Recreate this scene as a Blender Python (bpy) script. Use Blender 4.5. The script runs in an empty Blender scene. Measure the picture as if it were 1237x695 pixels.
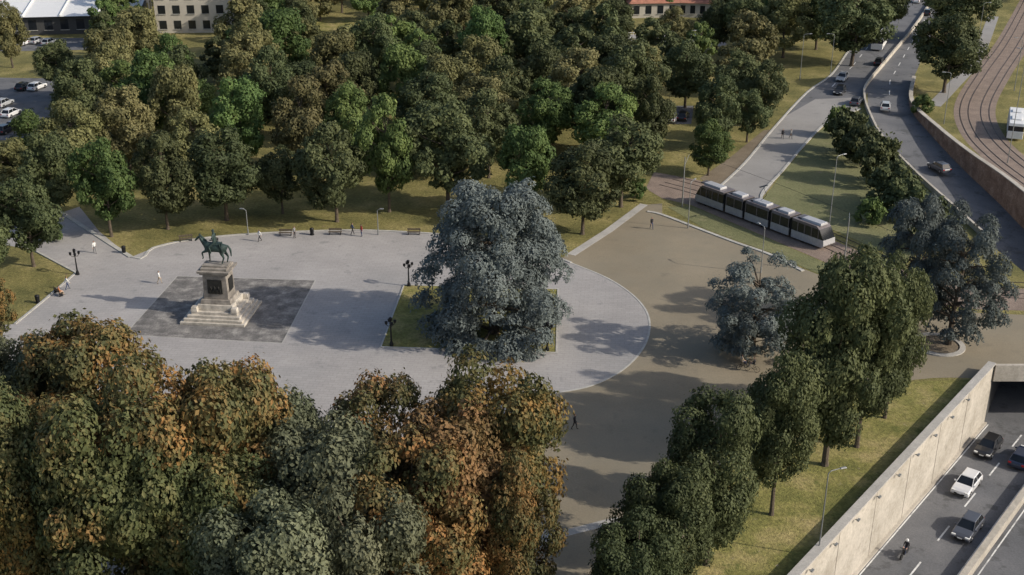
import bpy, bmesh, math, random
import numpy as np
from mathutils import Vector, Matrix
from mathutils.geometry import delaunay_2d_cdt
random.seed(5); rng=np.random.default_rng(5)
SC=bpy.context.scene
TH=math.radians(24); F=1453.0; H=60.0; CX=618.5; CY=347.5
ct,st=math.cos(TH),math.sin(TH); R0=F*math.tan(TH)-CY
def P(u,v,z=0.0):
    h=H-z; d=F*h/(ct*(v+R0))
    return Vector(((u-CX)*d/F,(d-h*st)/ct,z))
def topz(Y,v):
    r=v+R0
    return H-r*ct*ct*Y/(F-r*ct*st)
# ------------------------------------------------------------ materials
def newmat(name):
    m=bpy.data.materials.new(name); m.use_nodes=True
    nt=m.node_tree; nt.nodes.clear()
    out=nt.nodes.new('ShaderNodeOutputMaterial')
    b=nt.nodes.new('ShaderNodeBsdfPrincipled')
    nt.links.new(b.outputs[0],out.inputs[0])
    return m,nt,b,out
def ramp(nt,stops):
    r=nt.nodes.new('ShaderNodeValToRGB'); e=r.color_ramp.elements
    while len(e)<len(stops): e.new(0.5)
    for i,(p,c) in enumerate(stops):
        e[i].position=p; e[i].color=(c[0],c[1],c[2],1)
    return r
def noise(nt,scale,detail=4,rough=0.6,vec=None):
    n=nt.nodes.new('ShaderNodeTexNoise'); n.inputs['Scale'].default_value=scale
    n.inputs['Detail'].default_value=detail; n.inputs['Roughness'].default_value=rough
    if vec is not None: nt.links.new(vec,n.inputs['Vector'])
    return n
def mixc(nt,a,b,fac,mode='MIX'):
    m=nt.nodes.new('ShaderNodeMix'); m.data_type='RGBA'; m.blend_type=mode
    def s(sock,v):
        if hasattr(v,'is_output'): nt.links.new(v,sock)
        elif isinstance(v,(int,float)): sock.default_value=v
        else: sock.default_value=(v[0],v[1],v[2],1)
    s(m.inputs[0],fac); s(m.inputs[6],a); s(m.inputs[7],b)
    return m.outputs[2]
def geo(nt):
    return nt.nodes.new('ShaderNodeNewGeometry').outputs['Position']
def plain(name,c,rough=0.6,metal=0.0,var=0.15,scale=3.0):
    m,nt,b,o=newmat(name)
    tc=nt.nodes.new('ShaderNodeTexCoord').outputs['Object']
    n=noise(nt,scale,5,0.6,tc)
    r=ramp(nt,[(0.3,[x*(1-var) for x in c]),(0.7,[min(1,x*(1+var)) for x in c])])
    nt.links.new(n.outputs[0],r.inputs[0]); nt.links.new(r.outputs[0],b.inputs['Base Color'])
    b.inputs['Roughness'].default_value=rough; b.inputs['Metallic'].default_value=metal
    return m
def ground_mat(name,stops,scale,fine_scale,fine_amt,blotch=None,rough=0.9,bump=0.3,bscale=6.0,brick=None,blotch2=None):
    m,nt,b,o=newmat(name); g=geo(nt)
    n=noise(nt,scale,6,0.62,g); r=ramp(nt,stops); nt.links.new(n.outputs[0],r.inputs[0])
    col=r.outputs[0]
    n2=noise(nt,fine_scale,3,0.7,g); r2=ramp(nt,[(0.3,(1-fine_amt,)*3),(0.7,(1+fine_amt,)*3)])
    nt.links.new(n2.outputs[0],r2.inputs[0]); col=mixc(nt,col,r2.outputs[0],1.0,'MULTIPLY')
    for bl in (blotch,blotch2):
        if bl:
            n3=noise(nt,bl[0],5,0.7,g); r3=ramp(nt,[(bl[1],(0,0,0)),(bl[2],(1,1,1))])
            nt.links.new(n3.outputs[0],r3.inputs[0]); col=mixc(nt,col,bl[3],r3.outputs[0])
    if brick:
        bt=nt.nodes.new('ShaderNodeTexBrick'); bt.inputs['Scale'].default_value=brick[0]
        mp=nt.nodes.new('ShaderNodeMapping'); mp.inputs['Rotation'].default_value=(0,0,brick[1])
        nt.links.new(g,mp.inputs[0]); nt.links.new(mp.outputs[0],bt.inputs['Vector'])
        bt.inputs['Color1'].default_value=(1,1,1,1); bt.inputs['Color2'].default_value=(brick[2],)*3+(1,)
        bt.inputs['Mortar'].default_value=(brick[3],)*3+(1,); bt.inputs['Mortar Size'].default_value=0.015
        col=mixc(nt,col,bt.outputs[0],1.0,'MULTIPLY')
    nt.links.new(col,b.inputs['Base Color']); b.inputs['Roughness'].default_value=rough
    b.inputs['Specular IOR Level'].default_value=0.25
    if bump:
        nb=noise(nt,bscale,4,0.7,g); bp=nt.nodes.new('ShaderNodeBump'); bp.inputs['Strength'].default_value=bump
        bp.inputs['Distance'].default_value=0.15; nt.links.new(nb.outputs[0],bp.inputs['Height']); nt.links.new(bp.outputs[0],b.inputs['Normal'])
    return m
M={}
M['grass']=ground_mat('grass_mat',[(0.3,(0.10,0.10,0.035)),(0.5,(0.19,0.17,0.06)),(0.7,(0.31,0.26,0.11))],0.16,2.5,0.35,blotch=(0.09,0.58,0.72,(0.11,0.11,0.04)),bump=0.9,bscale=4,blotch2=(0.6,0.64,0.72,(0.22,0.16,0.09)))
M['lawn']=ground_mat('lawn_mat',[(0.3,(0.12,0.125,0.035)),(0.48,(0.21,0.195,0.06)),(0.7,(0.36,0.29,0.13))],0.22,2.2,0.35,blotch=(0.5,0.56,0.66,(0.12,0.13,0.035)),bump=0.9,bscale=4,blotch2=(0.9,0.64,0.72,(0.36,0.30,0.19)))
M['field']=ground_mat('field_mat',[(0.3,(0.12,0.13,0.06)),(0.6,(0.185,0.185,0.09)),(0.8,(0.24,0.215,0.12))],0.12,3,0.25,bump=0.6,bscale=5,blotch=(0.4,0.6,0.7,(0.23,0.2,0.12)))
M['plaza']=ground_mat('plaza_paving_mat',[(0.3,(0.315,0.30,0.29)),(0.7,(0.40,0.38,0.365))],0.12,4,0.07,blotch=(0.05,0.5,0.75,(0.30,0.295,0.29)),bump=0.1,brick=(0.5,0.1,0.93,0.82),blotch2=(0.45,0.58,0.72,(0.25,0.245,0.24)))
M['slab']=ground_mat('stone_slab_mat',[(0.3,(0.115,0.11,0.105)),(0.5,(0.19,0.18,0.17)),(0.68,(0.36,0.34,0.31))],0.6,5,0.25,bump=0.2,brick=(0.7,0.1,0.85,0.75))
M['tan']=ground_mat('promenade_mat',[(0.3,(0.205,0.175,0.125)),(0.7,(0.275,0.235,0.17))],0.1,5,0.1,blotch=(0.06,0.45,0.75,(0.21,0.19,0.145)),bump=0.15,blotch2=(0.35,0.58,0.75,(0.18,0.157,0.12)))
M['asphalt']=ground_mat('asphalt_mat',[(0.3,(0.11,0.113,0.12)),(0.7,(0.17,0.17,0.175))],0.2,6,0.15,blotch=(0.35,0.55,0.62,(0.095,0.097,0.10)),bump=0.15)
M['greyroad']=ground_mat('light_road_mat',[(0.3,(0.24,0.23,0.22)),(0.7,(0.31,0.30,0.285))],0.15,5,0.1,bump=0.1,blotch=(0.3,0.55,0.7,(0.215,0.205,0.2)))
M['bed']=ground_mat('track_bed_mat',[(0.3,(0.18,0.14,0.115)),(0.7,(0.27,0.21,0.17))],0.5,6,0.3,bump=0.4)
M['dirt']=ground_mat('dirt_mat',[(0.3,(0.15,0.12,0.085)),(0.7,(0.22,0.18,0.13))],0.4,6,0.25,bump=0.4)
M['kerb']=plain('kerb_stone',(0.40,0.39,0.36),0.85,0,0.2,1.0)
M['strip']=ground_mat('pale_stone_mat',[(0.3,(0.32,0.31,0.29)),(0.7,(0.44,0.42,0.39))],0.5,6,0.15,bump=0.1)
M['paint']=ground_mat('road_paint_mat',[(0.35,(0.35,0.35,0.35)),(0.5,(0.68,0.68,0.66))],1.2,6,0.15,bump=0)
M['concrete']=ground_mat('concrete_mat',[(0.3,(0.33,0.30,0.25)),(0.5,(0.42,0.385,0.33)),(0.7,(0.50,0.46,0.40))],0.35,3,0.15,blotch=(0.8,0.6,0.75,(0.27,0.25,0.21)),bump=0.2)
M['brickw']=ground_mat('brick_wall_mat',[(0.3,(0.14,0.09,0.065)),(0.5,(0.23,0.155,0.115)),(0.7,(0.32,0.235,0.18))],0.6,4,0.3,bump=0.5)
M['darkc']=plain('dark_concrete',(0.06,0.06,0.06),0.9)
M['stone']=plain('travertine',(0.46,0.42,0.36),0.8,0,0.35,1.4)
M['stone2']=plain('weathered_stone',(0.24,0.215,0.185),0.85,0,0.45,1.2)
M['bronze']=plain('bronze_patina',(0.035,0.058,0.052),0.55,0.3,0.5,2.5)
M['bronzed']=plain('dark_bronze',(0.03,0.03,0.028),0.5,0.5,0.4,3)
M['black']=plain('black_iron',(0.015,0.016,0.018),0.45,0.5)
M['steel']=plain('galvanised_steel',(0.28,0.29,0.29),0.5,0.5)
M['rail']=plain('rail_steel',(0.10,0.08,0.07),0.5,0.6)
M['glass']=plain('dark_window_glass',(0.015,0.018,0.022),0.12,0,0.3,0.5)
M['tire']=plain('tyre_rubber',(0.015,0.015,0.015),0.9)
M['hub']=plain('wheel_rim',(0.35,0.35,0.36),0.35,0.8)
M['redl']=plain('tail_light',(0.35,0.01,0.01),0.3)
M['headl']=plain('headlight',(0.75,0.75,0.72),0.15)
M['white']=plain('white_paint',(0.68,0.68,0.67),0.4,0,0.08)
M['trsil']=plain('tram_silver',(0.42,0.42,0.43),0.35,0.15,0.12)
M['trgrey']=plain('tram_grey',(0.10,0.095,0.10),0.4,0,0.15)
M['trmar']=plain('tram_band',(0.15,0.13,0.13),0.4,0,0.15)
M['roofr']=plain('terracotta_tiles',(0.34,0.15,0.10),0.85,0,0.3,1.0)
M['wall']=plain('render_wall',(0.48,0.44,0.37),0.85,0,0.1,0.4)
M['roofg']=plain('grey_roof',(0.3,0.31,0.33),0.7,0,0.2,0.3)
M['skin']=plain('skin',(0.42,0.25,0.18),0.6); M['hair']=plain('hair',(0.03,0.02,0.015),0.6)
CLO={}
def cloth(c):
    if c not in CLO: CLO[c]=plain('cloth_%d'%len(CLO),c,0.85,0,0.12,8)
    return CLO[c]
PAINTS={}
def paintm(c):
    if c not in PAINTS:
        m=plain('car_paint_%d'%len(PAINTS),c,0.3,0.1,0.04,2); 
        m.node_tree.nodes['Principled BSDF'].inputs['Coat Weight'].default_value=0.6
        PAINTS[c]=m
    return PAINTS[c]
M['bark']=plain('bark',(0.09,0.07,0.05),0.95,0,0.45,4)
def leafmat(name,stops,cl=0.55,tw=0.5):
    m,nt,b,out=newmat(name)
    at=nt.nodes.new('ShaderNodeAttribute'); at.attribute_name='tint'
    oi=nt.nodes.new('ShaderNodeObjectInfo')
    n=noise(nt,0.35,2,0.6,geo(nt))
    ma=nt.nodes.new('ShaderNodeMath'); ma.operation='MULTIPLY_ADD'; ma.inputs[1].default_value=cl
    nt.links.new(n.outputs[0],ma.inputs[0])
    mb=nt.nodes.new('ShaderNodeMath'); mb.operation='MULTIPLY_ADD'; mb.inputs[1].default_value=tw; mb.inputs[2].default_value=0.22-tw*0.5
    nt.links.new(at.outputs['Fac'],mb.inputs[0]); nt.links.new(mb.outputs[0],ma.inputs[2])
    r=ramp(nt,stops); nt.links.new(ma.outputs[0],r.inputs[0])
    hs=nt.nodes.new('ShaderNodeHueSaturation')
    def mr(lo,hi,src):
        k=nt.nodes.new('ShaderNodeMapRange'); k.inputs[3].default_value=lo; k.inputs[4].default_value=hi; nt.links.new(src,k.inputs[0]); return k.outputs[0]
    nt.links.new(mr(0.485,0.515,oi.outputs['Random']),hs.inputs['Hue'])
    k=nt.nodes.new('ShaderNodeMath'); k.operation='MULTIPLY'; k.inputs[1].default_value=7.13
    fr=nt.nodes.new('ShaderNodeMath'); fr.operation='FRACT'; nt.links.new(oi.outputs['Random'],k.inputs[0]); nt.links.new(k.outputs[0],fr.inputs[0])
    nt.links.new(mr(0.75,1.25,fr.outputs[0]),hs.inputs['Value'])
    nt.links.new(r.outputs[0],hs.inputs['Color'])
    nt.links.new(hs.outputs[0],b.inputs['Base Color']); b.inputs['Roughness'].default_value=0.65
    b.inputs['Specular IOR Level'].default_value=0.2
    tr=nt.nodes.new('ShaderNodeBsdfTranslucent'); nt.links.new(hs.outputs[0],tr.inputs[0])
    mx=nt.nodes.new('ShaderNodeMixShader'); mx.inputs[0].default_value=0.22
    nt.links.new(b.outputs[0],mx.inputs[1]); nt.links.new(tr.outputs[0],mx.inputs[2]); nt.links.new(mx.outputs[0],out.inputs[0])
    return m
L={
'dark':leafmat('leaves_dark',[(0.15,(0.045,0.058,0.026)),(0.5,(0.085,0.103,0.044)),(0.85,(0.14,0.158,0.068))]),
'bright':leafmat('leaves_green',[(0.15,(0.055,0.083,0.027)),(0.5,(0.10,0.148,0.046)),(0.85,(0.17,0.22,0.07))]),
'olive':leafmat('leaves_olive',[(0.15,(0.08,0.083,0.035)),(0.5,(0.155,0.152,0.064)),(0.85,(0.25,0.228,0.10))]),
'autumn':leafmat('leaves_autumn',[(0.18,(0.05,0.056,0.025)),(0.48,(0.09,0.093,0.040)),(0.62,(0.15,0.115,0.045)),(0.82,(0.30,0.155,0.055))],0.7),
'green':leafmat('leaves_chestnut',[(0.18,(0.05,0.060,0.026)),(0.5,(0.092,0.105,0.042)),(0.70,(0.15,0.135,0.055)),(0.86,(0.27,0.165,0.065))],0.65),
'grey':leafmat('leaves_greygreen',[(0.15,(0.06,0.07,0.042)),(0.5,(0.115,0.125,0.074)),(0.85,(0.18,0.187,0.115))]),
'cedar':leafmat('needles_blue',[(0.15,(0.082,0.10,0.095)),(0.5,(0.15,0.175,0.166)),(0.85,(0.24,0.268,0.252))],0.4,0.35),
'rust':leafmat('leaves_rust',[(0.12,(0.065,0.055,0.026)),(0.42,(0.13,0.095,0.042)),(0.62,(0.21,0.125,0.057)),(0.85,(0.30,0.165,0.078))],0.7),
}
# ------------------------------------------------------------ mesh builder
class MB:
    def __init__(s): s.v=[];s.f=[];s.m=[]
    def add(s,vs,fs,mi=0):
        o=len(s.v); s.v+= [tuple(x) for x in vs]
        for f in fs: s.f.append(tuple(o+i for i in f)); s.m.append(mi)
    def box(s,c,sz,mi=0,rz=0.0,top=(1,1),off=(0,0)):
        cx,cy,cz=c; a,b,h=sz[0]/2,sz[1]/2,sz[2]/2; vs=[]
        for z,k in ((-h,(1,1)),(h,top)):
            for x,y in ((-a,-b),(a,-b),(a,b),(-a,b)):
                X=x*k[0]+(off[0] if z>0 else 0); Y=y*k[1]+(off[1] if z>0 else 0)
                vs.append((cx+X*math.cos(rz)-Y*math.sin(rz),cy+X*math.sin(rz)+Y*math.cos(rz),cz+z))
        s.add(vs,[(3,2,1,0),(4,5,6,7),(0,1,5,4),(1,2,6,5),(2,3,7,6),(3,0,4,7)],mi)
    def tube(s,pts,rad,n=8,mi=0,cap=True):
        pts=[Vector(p) for p in pts]; vs=[];fs=[]
        for i,p in enumerate(pts):
            d=(pts[min(i+1,len(pts)-1)]-pts[max(i-1,0)])
            if d.length<1e-6: d=Vector((0,0,1))
            d.normalize(); a=d.cross(Vector((0,1,0)) if abs(d.y)<0.9 else Vector((1,0,0))).normalized(); b=d.cross(a)
            for k in range(n):
                t=2*math.pi*k/n; vs.append(p+(a*math.cos(t)+b*math.sin(t))*rad[i])
        for i in range(len(pts)-1):
            for k in range(n): fs.append((i*n+k,i*n+(k+1)%n,(i+1)*n+(k+1)%n,(i+1)*n+k))
        if cap: fs.append(tuple(range(n-1,-1,-1))); fs.append(tuple((len(pts)-1)*n+k for k in range(n)))
        s.add(vs,fs,mi)
    def ball(s,c,r,mi=0,n=10,m=6):
        pts=[];rad=[]
        rr=r if hasattr(r,'__len__') else (r,r)
        for i in range(m+1):
            t=-math.pi/2+math.pi*i/m; pts.append((c[0],c[1],c[2]+rr[1]*math.sin(t))); rad.append(max(1e-3,rr[0]*math.cos(t)))
        s.tube(pts,rad,n,mi)
    def build(s,name,mats,parent=None,loc=(0,0,0),rz=0,scale=1,smooth=False,bevel=0):
        me=bpy.data.meshes.new(name); me.from_pydata(s.v,[],s.f); 
        for m in mats: me.materials.append(m)
        me.polygons.foreach_set('material_index',s.m)
        if smooth: me.polygons.foreach_set('use_smooth',[True]*len(s.f))
        me.update()
        o=bpy.data.objects.new(name,me); SC.collection.objects.link(o)
        o.location=loc; o.rotation_euler=(0,0,rz); o.scale=(scale,)*3
        if parent: o.parent=parent
        if bevel:
            b=o.modifiers.new('bevel','BEVEL'); b.width=bevel; b.segments=2; b.limit_method='ANGLE'
        return o
def empty(name,loc=(0,0,0),rz=0,scale=1):
    e=bpy.data.objects.new(name,None); SC.collection.objects.link(e); e.location=loc; e.rotation_euler=(0,0,rz); e.scale=(scale,)*3; e.empty_display_size=0.3
    return e
def smooth(pts,n=6,closed=False):
    out=[];N=len(pts)
    rngi=range(N if closed else N-1)
    for i in rngi:
        p0=pts[(i-1)%N] if closed or i>0 else pts[0]; p1=pts[i]; p2=pts[(i+1)%N]; p3=pts[(i+2)%N] if closed or i+2<N else pts[-1]
        for k in range(n):
            t=k/n; out.append(0.5*((2*p1)+(p2-p0)*t+(2*p0-5*p1+4*p2-p3)*t*t+(3*p1-p0-3*p2+p3)*t*t*t))
    if not closed: out.append(pts[-1])
    return out
def W(px,z=0): return [P(u,v,0) for u,v in px]
def sheet(name,pts,z,mat):
    me=bpy.data.meshes.new(name); me.from_pydata([(p[0],p[1],z) for p in pts],[],[tuple(range(len(pts)))])
    me.materials.append(mat); me.update()
    if me.polygons[0].normal.z<0: me.flip_normals()
    o=bpy.data.objects.new(name,me); SC.collection.objects.link(o); return o
def ribbon(name,pts,w,h,z0,mat,closed=False):
    """raised strip of width w following pts; top at z0+h"""
    n=len(pts); mb=MB(); L_=[];R_=[]
    for i,p in enumerate(pts):
        a=pts[(i-1)%n] if (closed or i>0) else p; b=pts[(i+1)%n] if (closed or i<n-1) else p
        d=Vector((b[0]-a[0],b[1]-a[1],0)).normalized(); q=Vector((-d.y,d.x,0))*w/2
        L_.append(Vector((p[0],p[1],p[2] if len(p)>2 else 0))+q); R_.append(Vector((p[0],p[1],p[2] if len(p)>2 else 0))-q)
    vs=[];fs=[]
    for l,r in zip(L_,R_):
        vs+=[(l.x,l.y,l.z+z0),(l.x,l.y,l.z+z0+h),(r.x,r.y,r.z+z0+h),(r.x,r.y,r.z+z0)]
    for i in range(n if closed else n-1):
        j=(i+1)%n
        for k in range(3): fs.append((4*i+k,4*i+k+1,4*j+k+1,4*j+k))
    if not closed: fs+= [(3,2,1,0),(4*(n-1),4*(n-1)+1,4*(n-1)+2,4*(n-1)+3)]
    mb.add(vs,fs); o=mb.build(name,[mat])
    bm=bmesh.new(); bm.from_mesh(o.data); bmesh.ops.recalc_face_normals(bm,faces=bm.faces); bm.to_mesh(o.data); bm.free()
    return o
def pip(x,y,poly):
    c=False;n=len(poly);j=n-1
    for i in range(n):
        xi,yi=poly[i][0],poly[i][1]; xj,yj=poly[j][0],poly[j][1]
        if (yi>y)!=(yj>y) and x<(xj-xi)*(y-yi)/(yj-yi)+xi: c=not c
        j=i
    return c
# ------------------------------------------------------------ holes
ZF=-6.2
A0=P(1200,450); A1=P(975,695); dA=(A1-A0).normalized(); nA=Vector((dA.y*-1,dA.x,0))
if nA.x<0: nA=-nA
A_near=A0+dA*62; A_nr=A_near+nA*26
tt=-(26*nA.y)/dA.y
A_fr=A0+nA*26+dA*tt
holeA=[A0,A_fr,A_nr,A_near]
secs=[((1048,112),(1102,98),0.0),((1050,138),(1099,130),-0.3),((1068,172),(1128,167),-1.3),((1104,210),(1166,207),-2.4),((1148,250),(1207,246),-3.5),((1200,298),(1260,300),-4.6),((1245,335),(1320,345),-5.4)]
BL=smooth([P(*s[0]) for s in secs],5); BR0=[P(s[1][0],s[1][1],s[2]) for s in secs]; BR=smooth(BR0,5)
BZ=[p.z for p in BR]
holeB=[Vector((p.x,p.y,0)) for p in BL]+[Vector((p.x,p.y,0)) for p in reversed(BR)]
outer=[Vector((-3000,-200,0)),Vector((3000,-200,0)),Vector((3000,4000,0)),Vector((-3000,4000,0))]
vs=[];es=[]
for loop in (outer,holeA,holeB):
    o=len(vs); n=len(loop); vs+=[Vector((p.x,p.y)) for p in loop]; es+=[(o+i,o+(i+1)%n) for i in range(n)]
rv,re,rf,_,_,_=delaunay_2d_cdt(vs,es,[],0,1e-5)
ff=[]
for f in rf:
    c=sum((rv[i] for i in f),Vector((0,0)))/len(f)
    if not pip(c.x,c.y,holeA) and not pip(c.x,c.y,holeB): ff.append(tuple(f))
me=bpy.data.meshes.new('ground'); me.from_pydata([(v.x,v.y,0) for v in rv],[],ff); me.materials.append(M['grass']); me.update()
g=bpy.data.objects.new('ground',me); SC.collection.objects.link(g)
# ------------------------------------------------------------ paved areas
tan=W([(560,400),(650,330),(690,305),(735,275),(775,248)])+W([(800,246)])+smooth(W([(800,258),(850,277),(890,292),(930,306),(968,324)]),4)+W([(1040,352),(1110,372),(1175,378),(1320,384)])
tan+=[Vector((A_fr.x,A_fr.y+0.02,0)),Vector((A0.x-0.6,A0.y+0.02,0))]
tan+=smooth(W([(1180,457),(1105,459),(1000,485),(930,505),(880,560),(850,630),(800,700),(770,790)]),4)+W([(540,790),(590,700)])+smooth(W([(612,680),(640,620),(655,560),(668,500),(672,475)]),4)
sheet('promenade',tan,0.012,M['tan'])
arcR=smooth(W([(690,318),(735,337),(768,360),(784,385),(780,415),(755,445),(715,466),(672,475)]),6)
plz=arcR+smooth(W([(655,505),(600,540),(450,540),(320,520),(160,485),(30,440),(-60,430),(-120,430)]),5)+W([(-120,405),(15,392),(50,366),(92,330),(40,302),(10,297),(-60,290),(-60,270),(60,262),(96,250),(120,280),(158,311)])+smooth(W([(185,300),(225,291),(290,284),(370,280),(450,279),(560,286),(640,300)]),5)
sheet('plaza_pavement',plz,0.02,M['plaza'])
ribbon('plaza_kerb',arcR,0.22,0.05,0.0,M['kerb'])
top=smooth(W([(65,258),(158,311),(185,300),(225,291),(290,284),(370,280),(450,279),(560,286),(640,300),(690,318)]),4)
ribbon('plaza_kerb',top[4:],0.35,0.12,0.0,M['kerb'])
ribbon('plaza_kerb',W([(72,256),(158,311)]),0.6,0.12,0.0,M['kerb'])
ribbon('plaza_kerb',W([(18,392),(50,366),(92,330),(40,302)]),0.3,0.12,0.0,M['kerb'])
ribbon('pale_stone_path',W([(690,308),(735,279),(778,247)]),1.2,0.03,0.0,M['strip'])
ribbon('pale_stone_path',smooth(W([(782,256),(800,260),(850,279),(890,294),(930,308),(970,328)]),4),0.5,0.12,0.0,M['kerb'])
sheet('paving_square',W([(214,334),(381,339),(341,415),(150,405)]),0.028,M['slab'])
ribbon('square_edging',W([(214,334),(381,339),(341,415),(150,405)]),0.2,0.012,0.024,M['strip'],closed=True)
bed=W([(488,345),(674,350),(672,427),(460,420)])
sheet('tree_bed_lawn',bed,0.06,M['lawn'])
ribbon('tree_bed_kerb',bed,0.25,0.12,0.0,M['kerb'],closed=True)
ribbon('pale_stone_path',W([(748,628),(657,651),(600,705)]),0.9,0.03,0.0,M['strip'])
ribbon('pale_stone_path',W([(657,651),(643,612)]),0.8,0.034,0.0,M['strip'])
sheet('lawn',W([(560,790),(612,692),(650,652),(640,622),(610,640),(500,790)]),0.03,M['lawn'])
sheet('path',W([(-60,620),(40,635),(140,670),(200,760),(-60,760)]),0.015,M['greyroad'])
lw=[A0+Vector((-0.9,-0.3,0))]+[A0+dA*5-nA*0.6,A_near-nA*0.6]+W([(800,790),(850,640),(885,565),(935,510),(1000,488),(1105,461),(1180,459)])
sheet('lawn',lw,0.018,M['lawn'])
for (pu,pv) in ((1133,417),):
    pc=P(pu,pv); ring=[pc+Vector((math.cos(a)*2.6,math.sin(a)*2.6,0)) for a in np.linspace(0,2*math.pi,29)[:-1]]
    ribbon('tree_pit_kerb',ring,0.6,0.15,0,M['strip'],closed=True); sheet('tree_pit_soil',ring,0.05,M['dirt'])
# tram line
tb=W([(790,208),(845,218),(872,231),(1010,292),(1100,330),(1180,347),(1330,352),(1330,378),(1180,374),(1100,362),(985,312),(835,248),(800,240),(780,228)])
sheet('tram_track_bed',tb,0.016,M['bed'])
sheet('verge_lawn',W([(806,250),(838,250),(985,313),(1040,338),(1020,344),(968,322),(930,305),(890,291),(850,276)]),0.024,M['field'])
tc=smooth(W([(800,222),(850,236),(920,263),(1003,299),(1100,342),(1180,355),(1330,361)]),6)
def offs(pts,d):
    o=[]
    for i,p in enumerate(pts):
        a=pts[max(i-1,0)]; b=pts[min(i+1,len(pts)-1)]; t=(b-a).normalized(); o.append(p+Vector((-t.y,t.x,0))*d)
    return o
for base in (0.0,3.4):
    for d in (-0.72,0.72): ribbon('tram_rail',offs(tc,base+d),0.09,0.05,0.016,M['rail'])
# roads
sheet('side_road',W([(866,229),(900,197),(930,160),(950,140),(985,120),(1035,118),(1040,132),(1000,148),(972,175),(945,207),(920,240),(921,250)]),0.02,M['greyroad'])
sheet('dirt_verge',W([(845,216),(880,192),(922,158),(934,156),(902,197),(866,228)]),0.014,M['dirt'])
sheet('avenue',W([(950,140),(975,112),(1005,90),(1028,58),(1058,25),(1080,0),(1100,-30),(1150,-110),(1230,-110),(1160,-30),(1136,10),(1122,50),(1110,80),(1102,98),(1048,112),(1042,122),(985,122)]),0.012,M['asphalt'])
ribbon('road_kerb',smooth(W([(920,244),(922,232),(945,207),(972,175),(1000,148),(1040,132)]),4),0.4,0.14,0,M['kerb'])
ribbon('road_kerb',smooth(W([(866,229),(900,197),(934,156),(975,112),(1005,90),(1028,58),(1058,25),(1085,-5)]),4),0.35,0.14,0,M['kerb'])
ribbon('road_divider',smooth(W([(1150,-40),(1113,22),(1075,70),(1047,104),(1044,120),(1050,140),(1066,170),(1103,210),(1147,250),(1200,298)]),5),0.35,0.8,0,M['concrete'])
sheet('triangle_lawn',smooth(W([(921,242),(947,208),(974,176),(1001,150),(1040,135)]),3)+W([(1048,140),(1065,172),(1100,212),(1144,252),(1150,290),(1090,315),(1000,275)]),0.02,M['field'])
def dashes(px,zs,l=3,gap=5,w=0.16,z=0.03):
    pts=[P(u,v,zz) for (u,v),zz in zip(px,zs)]
    mb=MB()
    for a,b in zip(pts[:-1],pts[1:]):
        d=(b-a); Ln=d.length; d.normalize(); q=Vector((-d.y,d.x,0)).normalized()*w/2; s=0
        while s<Ln-0.5:
            e=min(s+l,Ln); p0=a+d*s; p1=a+d*e; up=Vector((0,0,z))
            mb.add([p0-q+up,p1-q+up,p1+q+up,p0+q+up],[(0,1,2,3)]); s=e+gap
    mb.build('lane_marking',[M['paint']])
dashes([(1092,-10),(1062,40),(1030,80),(1000,110)],[0]*4)
dashes([(1136,-10),(1108,40),(1075,98),(1074,125)],[0]*4)
mb=MB(); n=len(BL)
for i in range(n-1):
    a,b,c,d=BL[i],BL[i+1],BR[i+1],BR[i]
    mb.add([(a.x,a.y,BZ[i]),(b.x,b.y,BZ[i+1]),(c.x,c.y,BZ[i+1]),(d.x,d.y,BZ[i])],[(0,1,2,3)],0)
    mb.add([(a.x,a.y,BZ[i]),(b.x,b.y,BZ[i+1]),(b.x,b.y,0.0),(a.x,a.y,0.0)],[(0,1,2,3)],1)
mb.build('sunken_road',[M['asphalt'],M['concrete']])
mb=MB()
for i in range(n-1):
    c,d=BR[i+1],BR[i]; 
    t=(c-d); t.z=0; t.normalize(); q=Vector((-t.y,t.x,0)); 
    if q.x<0: q=-q
    q=q*0.55; zt=0.9
    v=[(d.x,d.y,BZ[i]-.1),(c.x,c.y,BZ[i+1]-.1),(c.x,c.y,zt),(d.x,d.y,zt),(d.x+q.x,d.y+q.y,-.1),(c.x+q.x,c.y+q.y,-.1),(c.x+q.x,c.y+q.y,zt),(d.x+q.x,d.y+q.y,zt)]
    mb.add(v,[(0,1,2,3),(3,2,6,7),(7,6,5,4)],0)
mb.build('brick_retaining_wall',[M['brickw']])
ribbon('wall_coping',[Vector((p.x+0.25,p.y,0)) for p in BR],0.75,0.14,0.9,M['concrete'])
tr=smooth(W([(1260,-20),(1228,45),(1198,90),(1178,128),(1185,160),(1215,192),(1270,232)]),6)
sheet('tram_track_bed',offs(tr,3.6)+list(reversed(offs(tr,-3.6))),0.014,M['bed'])
for base in (-1.8,1.8):
    for d in (-0.72,0.72): ribbon('tram_rail',offs(tr,base+d),0.1,0.06,0.014,M['rail'])
ribbon('service_path',smooth(W([(1200,20),(1180,70),(1150,105),(1128,128)]),5),2.5,0.03,0,M['greyroad'])
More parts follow.
